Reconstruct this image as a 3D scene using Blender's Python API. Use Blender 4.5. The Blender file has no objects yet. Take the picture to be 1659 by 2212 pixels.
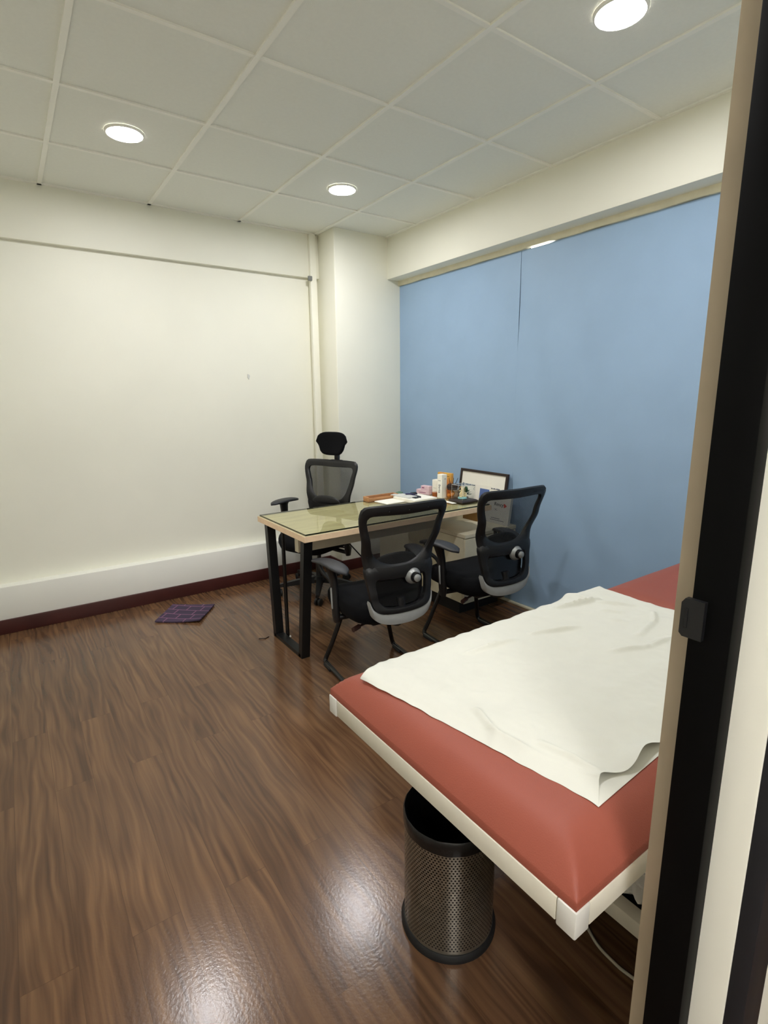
import bpy, bmesh, math, random
from mathutils import Vector, Matrix, noise
R_ = random.Random(7)
scene = bpy.context.scene
COL = scene.collection
PI = math.pi
H = 2.66                                    # ceiling height

# ------------------------------------------------------------------ helpers
def lin(c):
    return tuple(((v/255)/12.92 if v/255 <= 0.04045 else ((v/255+0.055)/1.055)**2.4) for v in c)

def newmat(name):
    m = bpy.data.materials.new(name); m.use_nodes = True
    nt = m.node_tree
    return m, nt, nt.nodes['Principled BSDF'], nt.nodes['Material Output']

def mat(name, rgb, rough=.5, metal=0., spec=.5, var=.06, vscale=30., bump=0., bscale=200., coat=0., detail=3):
    """procedural principled material: base colour with slight noise variation and optional bump"""
    m, nt, p, out = newmat(name)
    c = lin(rgb)
    tc = nt.nodes.new('ShaderNodeTexCoord')
    n = nt.nodes.new('ShaderNodeTexNoise'); n.inputs['Scale'].default_value = vscale; n.inputs['Detail'].default_value = detail
    nt.links.new(tc.outputs['Object'], n.inputs['Vector'])
    r = nt.nodes.new('ShaderNodeValToRGB')
    r.color_ramp.elements[0].position = .3; r.color_ramp.elements[1].position = .7
    r.color_ramp.elements[0].color = tuple(v*(1-var) for v in c)+(1,)
    r.color_ramp.elements[1].color = tuple(min(1, v*(1+var)) for v in c)+(1,)
    nt.links.new(n.outputs['Fac'], r.inputs['Fac']); nt.links.new(r.outputs['Color'], p.inputs['Base Color'])
    p.inputs['Roughness'].default_value = rough; p.inputs['Metallic'].default_value = metal
    p.inputs['Specular IOR Level'].default_value = spec
    p.inputs['Coat Weight'].default_value = coat
    if bump:
        b = nt.nodes.new('ShaderNodeTexNoise'); b.inputs['Scale'].default_value = bscale; b.inputs['Detail'].default_value = 2
        nt.links.new(tc.outputs['Object'], b.inputs['Vector'])
        bn = nt.nodes.new('ShaderNodeBump'); bn.inputs['Strength'].default_value = bump; bn.inputs['Distance'].default_value = .002
        nt.links.new(b.outputs['Fac'], bn.inputs['Height']); nt.links.new(bn.outputs['Normal'], p.inputs['Normal'])
    return m

def emat(name, rgb, strength):
    m, nt, p, out = newmat(name)
    e = nt.nodes.new('ShaderNodeEmission'); e.inputs['Color'].default_value = tuple(rgb)+(1,); e.inputs['Strength'].default_value = strength
    nt.links.new(e.outputs[0], out.inputs[0]); return m

def glassmat(name, tint=(.97, .98, .96), ior=1.5, boost=1.0):
    m, nt, p, out = newmat(name)
    t = nt.nodes.new('ShaderNodeBsdfTransparent'); t.inputs['Color'].default_value = tint+(1,)
    g = nt.nodes.new('ShaderNodeBsdfGlossy'); g.inputs['Roughness'].default_value = .015
    f = nt.nodes.new('ShaderNodeFresnel'); f.inputs['IOR'].default_value = ior
    mx = nt.nodes.new('ShaderNodeMixShader')
    ge = nt.nodes.new('ShaderNodeNewGeometry')
    fr = nt.nodes.new('ShaderNodeMath'); fr.operation = 'SUBTRACT'; fr.inputs[0].default_value = 1; nt.links.new(ge.outputs['Backfacing'], fr.inputs[1])
    mu = nt.nodes.new('ShaderNodeMath'); mu.operation = 'MULTIPLY'; nt.links.new(f.outputs[0], mu.inputs[0]); nt.links.new(fr.outputs[0], mu.inputs[1])
    nt.links.new(mu.outputs[0], mx.inputs[0])
    nt.links.new(t.outputs[0], mx.inputs[1]); nt.links.new(g.outputs[0], mx.inputs[2]); nt.links.new(mx.outputs[0], out.inputs[0])
    return m

def link(ob, parent=None):
    COL.objects.link(ob)
    if parent is not None: ob.parent = parent
    return ob

def build(name, bm, m, parent=None, smooth=None, loc=None):
    bmesh.ops.recalc_face_normals(bm, faces=bm.faces)
    me = bpy.data.meshes.new(name); bm.to_mesh(me); bm.free()
    if smooth is not None:
        for p in me.polygons: p.use_smooth = True
        me.set_sharp_from_angle(angle=math.radians(smooth))
    for mm in (m if isinstance(m, (list, tuple)) else [m]): me.materials.append(mm)
    ob = bpy.data.objects.new(name, me)
    if loc is not None: ob.location = loc
    return link(ob, parent)

def tag(o, label, cat, group=None, kind=None):
    o['label'] = label; o['category'] = cat
    if group: o['group'] = group
    if kind: o['kind'] = kind
    return o

def struct(name, bm, m, smooth=None, parent=None):
    o = build(name, bm, m, parent, smooth)
    if parent is None: o['kind'] = 'structure'
    return o

def thing(name, label, cat, loc=(0, 0, 0), rz=0, group=None):
    o = bpy.data.objects.new(name, None); o.empty_display_size = .05
    o.location = loc; o.rotation_euler = (0, 0, rz); link(o)
    return tag(o, label, cat, group)

def dup(o, parent=None):
    c = o.copy(); COL.objects.link(c)
    if parent is not None: c.parent = parent
    for ch in list(o.children): dup(ch, c)
    return c

def merge(bm, tmp):
    me = bpy.data.meshes.new('tmp'); tmp.to_mesh(me); tmp.free(); bm.from_mesh(me); bpy.data.meshes.remove(me)

def box(bm, lo, hi, bevel=0., seg=2, M=None):
    t = bmesh.new(); bmesh.ops.create_cube(t, size=1)
    for v in t.verts:
        v.co = Vector([(lo[i]+hi[i])/2 + v.co[i]*(hi[i]-lo[i]) for i in range(3)])
    if bevel: bmesh.ops.bevel(t, geom=t.edges[:], offset=bevel, segments=seg, profile=.5, affect='EDGES')
    if M is not None: t.transform(M)
    merge(bm, t)

def sbox(lo, hi, bevel=0., seg=2, M=None):
    bm = bmesh.new(); box(bm, lo, hi, bevel, seg, M); return bm

def loft(bm, rings, closed=True, cap0=True, cap1=True, loop=False):
    vs = [[bm.verts.new(p) for p in r] for r in rings]
    n = len(rings[0]); k = len(vs)
    for i in range(k if loop else k-1):
        a, b = vs[i], vs[(i+1) % k]
        for j in range(n if closed else n-1):
            bm.faces.new((a[j], a[(j+1) % n], b[(j+1) % n], b[j]))
    if not loop and closed:
        if cap0: bm.faces.new(vs[0][::-1])
        if cap1: bm.faces.new(vs[-1])
    return vs

def tube(bm, pts, r, seg=12, caps=True):
    pts = [Vector(p) for p in pts]; n = len(pts)
    rad = r if isinstance(r, (list, tuple)) else [r]*n
    tan = []
    for i in range(n):
        a = pts[max(0, i-1)]; b = pts[min(n-1, i+1)]; tan.append((b-a).normalized())
    up = Vector((0, 0, 1)) if abs(tan[0].z) < .9 else Vector((1, 0, 0))
    x = tan[0].cross(up).normalized(); rings = []
    for i in range(n):
        x = (x - tan[i]*x.dot(tan[i])).normalized(); y = tan[i].cross(x)
        rings.append([pts[i] + (x*math.cos(2*PI*k/seg)+y*math.sin(2*PI*k/seg))*rad[i] for k in range(seg)])
    loft(bm, rings, True, caps, caps)

def fillet(pts, r, n=6):
    """polyline with rounded corners"""
    pts = [Vector(p) for p in pts]; out = [pts[0]]
    for i in range(1, len(pts)-1):
        a, b, c = pts[i-1], pts[i], pts[i+1]
        d1 = min(r, (a-b).length*.48); d2 = min(r, (c-b).length*.48)
        p, q = b+(a-b).normalized()*d1, b+(c-b).normalized()*d2
        for k in range(n+1):
            t = k/n; out.append(p*(1-t)**2 + b*2*t*(1-t) + q*t*t)
    out.append(pts[-1]); return out

def catmull(pts, n=8, closed=False):
    pts = [Vector(p) for p in pts]; out = []; k = len(pts)
    for i in range(k if closed else k-1):
        g = lambda j: pts[j % k] if closed else pts[max(0, min(k-1, j))]
        p0, p1, p2, p3 = g(i-1), g(i), g(i+1), g(i+2)
        for s in range(n):
            t = s/n
            out.append(.5*((2*p1)+(p2-p0)*t+(2*p0-5*p1+4*p2-p3)*t*t+(3*p1-p0-3*p2+p3)*t**3))
    if not closed: out.append(pts[-1])
    return out

def resample(pts, n, closed=False):
    pts = [Vector(p) for p in pts]
    if closed: pts = pts+[pts[0]]
    L = [0]
    for a, b in zip(pts, pts[1:]): L.append(L[-1]+(b-a).length)
    out = []; j = 0
    for i in range(n):
        s = L[-1]*i/(n if closed else n-1)
        while j < len(pts)-2 and L[j+1] < s: j += 1
        d = L[j+1]-L[j]; t = (s-L[j])/d if d > 1e-9 else 0
        out.append(pts[j].lerp(pts[j+1], min(1, t)))
    return out

def lathe(bm, prof, seg=32, center=(0, 0, 0), M=None, cap0=True, cap1=True):
    t = bmesh.new(); rings = []
    for r, z in prof:
        r = max(r, 1e-4)
        rings.append([Vector((r*math.cos(2*PI*k/seg), r*math.sin(2*PI*k/seg), z)) for k in range(seg)])
    loft(t, rings, True, cap0, cap1)
    T = Matrix.Translation(center)
    t.transform(T @ M if M is not None else T)
    merge(bm, t)

def interp(x, tab):
    if x <= tab[0][0]: return tab[0][1]
    for (a, b), (c, d) in zip(tab, tab[1:]):
        if x <= c:
            t = (x-a)/(c-a); t = t*t*(3-2*t); return b+(d-b)*t
    return tab[-1][1]

def text_mesh(name, s, size, m, parent, M, extrude=.0004):
    cu = bpy.data.curves.new(name, 'FONT'); cu.body = s; cu.size = size; cu.align_x = 'CENTER'; cu.align_y = 'CENTER'; cu.extrude = extrude
    ob = bpy.data.objects.new(name, cu); COL.objects.link(ob)
    dg = bpy.context.evaluated_depsgraph_get(); dg.update()
    me = bpy.data.meshes.new_from_object(ob.evaluated_get(dg)); me.transform(M)
    bpy.data.objects.remove(ob); bpy.data.curves.remove(cu)
    me.name = name; me.materials.clear(); me.materials.append(m)
    return link(bpy.data.objects.new(name, me), parent)

def axes(x, y, o):
    """matrix whose X, Y columns are the given directions, Z their cross product"""
    x = Vector(x).normalized(); z = x.cross(Vector(y)).normalized(); y = z.cross(x)
    M = Matrix.Identity(4)
    for i in range(3):
        M[i][0], M[i][1], M[i][2], M[i][3] = x[i], y[i], z[i], o[i]
    return M

# ------------------------------------------------------------------ materials
M_wall = mat('wall_paint', (236, 235, 221), .6, var=.015, vscale=2.5, bump=.12, bscale=60)
M_ledge = mat('ledge_paint', (236, 236, 228), .55, var=.015, vscale=3, bump=.08, bscale=60)
M_ceil = mat('ceiling_tile', (233, 234, 226), .9, spec=.2, var=.012, vscale=60, bump=.25, bscale=260)
M_tbar = mat('grid_bar', (240, 239, 230), .45, var=.01)
M_blue = mat('blue_sheet', (148, 175, 203), .5, spec=.35, var=.03, vscale=4, bump=.05, bscale=120)
M_trim = mat('cream_trim', (222, 216, 190), .55, var=.05, vscale=14)
M_base = mat('dark_red_skirting', (66, 28, 25), .4, var=.12, vscale=8)
M_black = mat('black_paint', (10, 10, 10), .45, var=.05)
M_doorblack = mat('black_aluminium', (3, 3, 3), .6, spec=.1, var=.1, vscale=20)
M_doorgrey = mat('grey_black_frame', (26, 28, 33), .5, var=.1, vscale=20)
M_plastic = mat('black_plastic', (15, 15, 17), .42, var=.08, bump=.12, bscale=900)
M_pad = mat('armrest_pad', (40, 41, 45), .5, var=.05, bump=.1, bscale=700)
M_fabric = mat('black_fabric', (6, 7, 10), .9, spec=.2, var=.25, vscale=500)
M_silver = mat('silver_plastic', (150, 152, 150), .35, metal=.35, var=.04)
M_greylip = mat('grey_plastic', (150, 152, 150), .42, var=.04)
M_tubeblk = mat('black_tube', (12, 12, 12), .25, spec=.6, var=.05)
M_brownknob = mat('brown_handle', (52, 30, 24), .4)
M_red = mat('red_vinyl', (143, 75, 59), .5, spec=.3, var=.03, vscale=6, bump=.22, bscale=420)
M_bedframe = mat('cream_metal', (214, 209, 192), .4, var=.03)
M_cap = mat('white_cap', (214, 212, 204), .35, var=.02)
M_sheet = mat('white_cloth', (208, 208, 198), .8, spec=.2, var=.015, vscale=20, bump=.1, bscale=500)
M_laminate_edge = mat('beech_edge', (236, 206, 170), .5, var=.06, vscale=25)
M_offwhite = mat('offwhite_laminate', (216, 208, 182), .5, var=.03, vscale=12)
M_brownlam = mat('brown_laminate', (122, 88, 38), .5, var=.1, vscale=10)
M_darkwood = mat('dark_wood', (44, 30, 26), .35, var=.2, vscale=20)
M_paper = mat('paper', (243, 240, 228), .8, var=.01)
M_grey_paper = mat('grey_card', (205, 206, 200), .7, var=.02)
M_ink = mat('grey_ink', (104, 108, 118), .7)
M_inkdark = mat('dark_ink', (40, 44, 58), .7)
M_red_ink = mat('red_ink', (190, 60, 50), .6)
M_navy = mat('navy_plastic', (40, 40, 86), .4)
M_blackgloss = mat('black_gloss', (14, 14, 16), .2)
M_orangewood = mat('orange_wood', (178, 128, 84), .5, var=.12, vscale=18)
M_green = mat('green_glaze', (84, 116, 96), .4)
M_pink = mat('pink_card', (226, 196, 204), .6, var=.06, vscale=60)
M_purple_ink = mat('purple_print', (140, 60, 110), .6)
M_brownjar = mat('amber_brown', (158, 88, 42), .3, var=.15, vscale=40)
M_yellow = None
M_gold = mat('gold_paint', (232, 190, 110), .35, metal=.1, var=.2, vscale=60)
M_idol = mat('ivory_gilt', (226, 208, 160), .35, metal=.15, var=.25, vscale=90)
M_teal = mat('pale_teal', (150, 205, 205), .4, var=.08)
M_leaf = mat('leaf_green', (52, 92, 54), .45, var=.25, vscale=60)
M_bluecard = mat('blue_card', (88, 112, 168), .6, var=.05)
M_stone = mat('beige_stone', (190, 180, 140), .6, var=.1)
M_cablew = mat('white_cable', (188, 180, 160), .5)
M_cableb = mat('black_cable', (16, 16, 16), .5)
M_liner = mat('bin_liner', (16, 16, 17), .35, spec=.5, var=.2, vscale=40, bump=.6, bscale=60)
M_rubber = mat('black_rubber', (18, 18, 18), .6)
M_clip = mat('grey_clip', (118, 120, 118), .5)
M_edgeglass = mat('glass_edge', (28, 34, 24), .15, spec=.6)
M_glass = glassmat('desk_glass', (.95, .97, .92), 1.55)
M_acrylic = glassmat('clear_acrylic', (.97, .98, .98), 1.35)
M_amberglass = glassmat('amber_glass', (.95, .80, .66), 1.4)
M_gapgrey = mat('gap_shade_grey', (70, 72, 74), .8)  # wall coloured dark so the seam between the sheets reads as shade
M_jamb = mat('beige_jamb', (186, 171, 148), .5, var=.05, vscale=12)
M_corr = mat('corridor_paint', (205, 203, 195), .7, var=.02)

def m_floor():
    m, nt, p, out = newmat('walnut_laminate')
    N, L = nt.nodes.new, nt.links.new
    tc = N('ShaderNodeTexCoord')
    mp = N('ShaderNodeMapping'); mp.inputs['Rotation'].default_value = (0, 0, PI/2); L(tc.outputs['Object'], mp.inputs['Vector'])
    br = N('ShaderNodeTexBrick'); br.offset = .37; br.inputs['Scale'].default_value = 1
    br.inputs['Brick Width'].default_value = 1.21; br.inputs['Row Height'].default_value = .127
    br.inputs['Mortar Size'].default_value = .0007; br.inputs['Mortar Smooth'].default_value = .3
    br.inputs['Color1'].default_value = (0, 0, 0, 1); br.inputs['Color2'].default_value = (1, 1, 1, 1); br.inputs['Mortar'].default_value = (.5, .5, .5, 1)
    L(mp.outputs[0], br.inputs['Vector'])
    # each plank shifts the grain
    sep = N('ShaderNodeSeparateXYZ'); L(tc.outputs['Object'], sep.inputs[0])
    sh = N('ShaderNodeMath'); sh.operation = 'MULTIPLY'; sh.inputs[1].default_value = 9.7; L(br.outputs['Color'], sh.inputs[0])
    ay = N('ShaderNodeMath'); ay.operation = 'ADD'; L(sep.outputs[1], ay.inputs[0]); L(sh.outputs[0], ay.inputs[1])
    mw = N('ShaderNodeMapping'); mw.inputs['Scale'].default_value = (5, 1.6, 1)
    cw = N('ShaderNodeCombineXYZ'); L(sep.outputs[0], cw.inputs[0]); L(ay.outputs[0], cw.inputs[1]); L(sh.outputs[0], cw.inputs[2]); L(cw.outputs[0], mw.inputs['Vector'])
    nw = N('ShaderNodeTexNoise'); nw.inputs['Scale'].default_value = 1.6; nw.inputs['Detail'].default_value = 2; L(mw.outputs[0], nw.inputs['Vector'])
    wx = N('ShaderNodeMath'); wx.operation = 'MULTIPLY_ADD'; wx.inputs[1].default_value = .055; L(nw.outputs['Fac'], wx.inputs[0]); L(sep.outputs[0], wx.inputs[2])
    cb = N('ShaderNodeCombineXYZ'); L(wx.outputs[0], cb.inputs[0]); L(ay.outputs[0], cb.inputs[1]); L(sh.outputs[0], cb.inputs[2])
    # broad figure (cathedrals), then fine streaks
    m1 = N('ShaderNodeMapping'); m1.inputs['Scale'].default_value = (8, .55, 1); L(cb.outputs[0], m1.inputs['Vector'])
    n1 = N('ShaderNodeTexNoise'); n1.inputs['Scale'].default_value = 1.25; n1.inputs['Detail'].default_value = 2.0; n1.inputs['Roughness'].default_value = .3; n1.inputs['Distortion'].default_value = .0; L(m1.outputs[0], n1.inputs['Vector'])
    k = N('ShaderNodeMath'); k.operation = 'MULTIPLY'; k.inputs[1].default_value = 62; L(n1.outputs['Fac'], k.inputs[0])
    sn = N('ShaderNodeMath'); sn.operation = 'SINE'; L(k.outputs[0], sn.inputs[0])
    s2 = N('ShaderNodeMath'); s2.operation = 'MULTIPLY_ADD'; s2.inputs[1].default_value = .5; s2.inputs[2].default_value = .5; L(sn.outputs[0], s2.inputs[0])
    m2 = N('ShaderNodeMapping'); m2.inputs['Scale'].default_value = (62, 1.5, 1); L(cb.outputs[0], m2.inputs['Vector'])
    n2 = N('ShaderNodeTexNoise'); n2.inputs['Scale'].default_value = 1; n2.inputs['Detail'].default_value = 4; L(m2.outputs[0], n2.inputs['Vector'])
    m3 = N('ShaderNodeMapping'); m3.inputs['Scale'].default_value = (14, .9, 1); L(cb.outputs[0], m3.inputs['Vector'])
    n3 = N('ShaderNodeTexNoise'); n3.inputs['Scale'].default_value = 1; n3.inputs['Detail'].default_value = 3; L(m3.outputs[0], n3.inputs['Vector'])
    def mix(a, fa, b, fb):
        x = N('ShaderNodeMath'); x.operation = 'MULTIPLY'; x.inputs[1].default_value = fa; L(a, x.inputs[0])
        y = N('ShaderNodeMath'); y.operation = 'MULTIPLY_ADD'; y.inputs[1].default_value = fb; L(b, y.inputs[0]); L(x.outputs[0], y.inputs[2]); return y.outputs[0]
    f = mix(s2.outputs[0], .13, n2.outputs['Fac'], .58)
    f = mix(f, 1., n3.outputs['Fac'], .30)
    f = mix(f, 1., br.outputs['Color'], .06)
    rp = N('ShaderNodeValToRGB'); e = rp.color_ramp.elements
    e[0].position = .33; e[0].color = lin((73, 51, 36))+(1,)
    e[1].position = .84; e[1].color = lin((141, 106, 74))+(1,)
    for pos, c in ((.46, (91, 65, 46)), (.58, (104, 76, 53)), (.70, (119, 88, 61))):
        q = rp.color_ramp.elements.new(pos); q.color = lin(c)+(1,)
    L(f, rp.inputs['Fac'])
    mx = N('ShaderNodeMix'); mx.data_type = 'RGBA'; L(br.outputs['Fac'], mx.inputs[0]); L(rp.outputs[0], mx.inputs[6]); mx.inputs[7].default_value = lin((78, 55, 38))+(1,)
    L(mx.outputs[2], p.inputs['Base Color'])
    p.inputs['Roughness'].default_value = .2; p.inputs['Specular IOR Level'].default_value = .5
    nb = N('ShaderNodeTexNoise'); nb.inputs['Scale'].default_value = 120; nb.inputs['Detail'].default_value = 4; L(tc.outputs['Object'], nb.inputs['Vector'])
    bp = N('ShaderNodeBump'); bp.inputs['Strength'].default_value = .24; bp.inputs['Distance'].default_value = .0012; L(nb.outputs['Fac'], bp.inputs['Height'])
    L(bp.outputs[0], p.inputs['Normal'])
    return m
M_floor = m_floor()

def m_desktop():
    m, nt, p, out = newmat('pale_oak_laminate'); N, L = nt.nodes.new, nt.links.new
    tc = N('ShaderNodeTexCoord'); mp = N('ShaderNodeMapping'); mp.inputs['Scale'].default_value = (2.2, 26, 8); L(tc.outputs['Object'], mp.inputs['Vector'])
    n = N('ShaderNodeTexNoise'); n.inputs['Scale'].default_value = 1.5; n.inputs['Detail'].default_value = 5; n.inputs['Distortion'].default_value = .4; L(mp.outputs[0], n.inputs['Vector'])
    r = N('ShaderNodeValToRGB'); r.color_ramp.elements[0].position = .3; r.color_ramp.elements[1].position = .72
    r.color_ramp.elements[0].color = lin((172, 158, 120))+(1,); r.color_ramp.elements[1].color = lin((206, 194, 154))+(1,)
    L(n.outputs['Fac'], r.inputs[0]); L(r.outputs[0], p.inputs['Base Color']); p.inputs['Roughness'].default_value = .45
    return m
M_desk = m_desktop()

def m_mesh():
    """woven chair mesh: fine open weave"""
    m, nt, p, out = newmat('chair_mesh'); N, L = nt.nodes.new, nt.links.new
    tc = N('ShaderNodeTexCoord'); sp = N('ShaderNodeSeparateXYZ'); L(tc.outputs['Object'], sp.inputs[0])
    def wave(sock, freq):
        a = N('ShaderNodeMath'); a.operation = 'MULTIPLY'; a.inputs[1].default_value = freq; L(sock, a.inputs[0])
        b = N('ShaderNodeMath'); b.operation = 'SINE'; L(a.outputs[0], b.inputs[0]); return b.outputs[0]
    mu = N('ShaderNodeMath'); mu.operation = 'MULTIPLY'; L(wave(sp.outputs[0], 2*PI/.0065), mu.inputs[0]); L(wave(sp.outputs[2], 2*PI/.0065), mu.inputs[1])
    mr = N('ShaderNodeMapRange'); mr.inputs['From Min'].default_value = -.35; mr.inputs['From Max'].default_value = .35
    mr.inputs['To Min'].default_value = .62; mr.inputs['To Max'].default_value = .89; L(mu.outputs[0], mr.inputs['Value'])
    t = N('ShaderNodeBsdfTransparent'); mx = N('ShaderNodeMixShader')
    p.inputs['Base Color'].default_value = lin((20, 21, 22))+(1,); p.inputs['Roughness'].default_value = .8
    L(mr.outputs[0], mx.inputs[0]); L(t.outputs[0], mx.inputs[1]); L(p.outputs[0], mx.inputs[2]); L(mx.outputs[0], out.inputs[0])
    return m
M_mesh = m_mesh()

def m_perf():
    """brushed steel with staggered punched holes (UV in metres around and up the drum)"""
    m, nt, p, out = newmat('perforated_steel'); N, L = nt.nodes.new, nt.links.new
    uv = N('ShaderNodeUVMap'); uv.uv_map = 'UVMap'; sp = N('ShaderNodeSeparateXYZ'); L(uv.outputs[0], sp.inputs[0])
    def M(op, a, b=None, c=None):
        n = N('ShaderNodeMath'); n.operation = op
        for i, v in enumerate((a, b, c)):
            if v is None: continue
            if isinstance(v, (int, float)): n.inputs[i].default_value = v
            else: L(v, n.inputs[i])
        return n.outputs[0]
    px, py = .0092, .0072
    row = M('FLOOR', M('DIVIDE', sp.outputs[1], py))
    odd = M('MODULO', row, 2.)
    u = M('SUBTRACT', M('FRACT', M('ADD', M('DIVIDE', sp.outputs[0], px), M('MULTIPLY', odd, .5))), .5)
    v = M('SUBTRACT', M('FRACT', M('DIVIDE', sp.outputs[1], py)), .5)
    d = M('SQRT', M('ADD', M('POWER', M('MULTIPLY', u, px), 2.), M('POWER', M('MULTIPLY', v, py), 2.)))
    hole = M('LESS_THAN', d, .0023)
    band = M('MULTIPLY', M('GREATER_THAN', sp.outputs[1], .028), M('LESS_THAN', sp.outputs[1], .335))
    hole = M('MULTIPLY', hole, band)
    n = N('ShaderNodeTexNoise'); n.inputs['Scale'].default_value = 40; L(uv.outputs[0], n.inputs['Vector'])
    r = N('ShaderNodeValToRGB'); r.color_ramp.elements[0].color = lin((122, 117, 104))+(1,); r.color_ramp.elements[1].color = lin((166, 160, 146))+(1,)
    L(n.outputs['Fac'], r.inputs[0]); L(r.outputs[0], p.inputs['Base Color'])
    p.inputs['Metallic'].default_value = .8; p.inputs['Roughness'].default_value = .3
    t = N('ShaderNodeBsdfTransparent'); mx = N('ShaderNodeMixShader')
    L(hole, mx.inputs[0]); L(p.outputs[0], mx.inputs[1]); L(t.outputs[0], mx.inputs[2]); L(mx.outputs[0], out.inputs[0])
    return m
M_perf = m_perf()

def m_purple():
    """dark purple carpet with pink lines"""
    m, nt, p, out = newmat('purple_carpet'); N, L = nt.nodes.new, nt.links.new
    tc = N('ShaderNodeTexCoord')
    mp = N('ShaderNodeMapping'); mp.inputs['Location'].default_value = (.02, .03, 0); mp.inputs['Rotation'].default_value = (0, 0, .12); L(tc.outputs['Object'], mp.inputs['Vector'])
    br = N('ShaderNodeTexBrick'); br.inputs['Scale'].default_value = 1; br.offset = .42; br.squash = 1.3; br.squash_frequency = 2
    br.inputs['Brick Width'].default_value = .10; br.inputs['Row Height'].default_value = .072; br.inputs['Mortar Size'].default_value = .0035
    br.inputs['Color1'].default_value = lin((68, 60, 76))+(1,); br.inputs['Color2'].default_value = lin((76, 63, 82))+(1,); br.inputs['Mortar'].default_value = lin((132, 94, 120))+(1,)
    L(mp.outputs[0], br.inputs['Vector'])
    n = N('ShaderNodeTexNoise'); n.inputs['Scale'].default_value = 300; L(tc.outputs['Object'], n.inputs['Vector'])
    bp = N('ShaderNodeBump'); bp.inputs['Strength'].default_value = .5; bp.inputs['Distance'].default_value = .002; L(n.outputs['Fac'], bp.inputs['Height'])
    L(br.outputs['Color'], p.inputs['Base Color']); L(bp.outputs[0], p.inputs['Normal']); p.inputs['Roughness'].default_value = .95; p.inputs['Specular IOR Level'].default_value = .1
    return m
M_purple = m_purple()

def m_orange_box():
    m, nt, p, out = newmat('orange_yellow_print'); N, L = nt.nodes.new, nt.links.new
    tc = N('ShaderNodeTexCoord'); n = N('ShaderNodeTexNoise'); n.inputs['Scale'].default_value = 14; L(tc.outputs['Object'], n.inputs['Vector'])
    r = N('ShaderNodeValToRGB'); r.color_ramp.elements[0].position = .35; r.color_ramp.elements[1].position = .65
    r.color_ramp.elements[0].color = lin((214, 140, 72))+(1,); r.color_ramp.elements[1].color = lin((228, 186, 78))+(1,)
    L(n.outputs['Fac'], r.inputs[0]); L(r.outputs[0], p.inputs['Base Color']); p.inputs['Roughness'].default_value = .45
    return m
M_yellow = m_orange_box()
M_lamp = emat('lamp_diffuser', (1., .985, 1.0), 58.)
M_panel = emat('panel_diffuser', (1., .985, .99), 14.5)
M_day = emat('daylight_pane', (1., .97, .92), 1.5)

# ------------------------------------------------------------------ setting
XL, XR, YB, YF = -2.62, .66, .665, -3.01          # left wall, blue side, back wall, doorway wall
bm = sbox((-3.4, -5.2, -.05), (1.2, .9, 0)); struct('floor', bm, M_floor)
bm = sbox((-3.4, -5.2, H+.006), (1.2, .9, H+.05)); struct('ceiling', bm, M_ceil)

# suspended-ceiling grid bars
bm = bmesh.new()
x = 0.0
for k in range(5): box(bm, (-.6*k-.011, -3.0, H-.002), (-.6*k+.011, .655, H+.012))
for k in range(6): box(bm, (XL, -.6*k-.009, H-.0012), (.53, -.6*k+.009, H+.012))
box(bm, (XL, .606, H-.002), (.03, .632, H+.012))          # wall angle along the back
box(bm, (.494, -3.0, H-.002), (.52, .39, H+.012))         # wall angle along the blue side
struct('trim_1', bm, M_tbar)

# back wall: recessed face, slightly proud beam above, ledge below
bm = sbox((-3.4, .665, 0), (1.2, .85, H+.02)); struct('wall_back', bm, M_wall)
bm = sbox((XL-.02, .628, 2.345), (.03, .68, H+.01), .004); struct('trim_2', bm, M_wall, 40)
bm = sbox((XL-.02, .585, 0), (.03, .68, .30), .005); struct('trim_3', bm, M_ledge, 40)
bm = sbox((XL-.02, .573, 0), (.03, .59, .092), .003); struct('baseboard_back', bm, M_base, 40)
# corner column with its skirting
bm = sbox((.03, .385, 0), (.80, .80, H+.01), .008, 3); struct('wall_column', bm, M_wall, 40)
bm = bmesh.new(); box(bm, (.018, .373, 0), (.62, .387, .092), .003); box(bm, (.018, .373, 0), (.032, .60, .092), .003)
struct('baseboard_column', bm, M_base, 40)
# wall behind the blue sheets with the beam above them
bm = bmesh.new(); box(bm, (.665, -3.6, 0), (.9, .45, 2.36)); struct('wall_right', bm, M_gapgrey)
bm = sbox((.515, -3.3, 2.352), (.9, .388, H+.01), .006, 2); struct('trim_4', bm, M_wall, 40)
# uneven cream fillet under the beam, above the sheets
bm = bmesh.new(); rings = []
for i in range(80):
    y = .386 - i*(3.38/79)
    dz = .004*noise.noise(Vector((y*6, 0, 0)))+.002*noise.noise(Vector((y*25, 1, 0)))
    zb = 2.316+dz if y > -.93 or y < -1.15 else 2.322
    rings.append([(.625, y, 2.356), (.625, y, zb), (.66, y, zb), (.66, y, 2.356)])
loft(bm, rings); struct('trim_5', bm, M_trim, 30)
bm = sbox((.618, -3.0, 0), (.652, .372, .014), .002); struct('baseboard_right', bm, M_trim, 40)
bm = sbox((.6615, -1.125, 2.29), (.664, -.945, 2.330)); struct('window_1', bm, M_day)
# left wall and the doorway wall
bm = sbox((XL-.15, -3.12, 0), (XL, .7, H+.01)); struct('wall_left', bm, M_wall)
bm = bmesh.new(); box(bm, (-1.45, -3.129, 0), (.9, -3.01, H+.01), .003); box(bm, (-2.9, -3.129, 0), (-2.40, -3.01, H+.01), .003)
box(bm, (-2.42, -3.129, 2.16), (-1.44, -3.01, H+.01))
struct('wall_front', bm, M_wall, 40)
bm = sbox((-1.4515, -3.042, 0), (-1.4495, -3.0095, 2.16)); struct('trim_8', bm, M_jamb)
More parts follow.
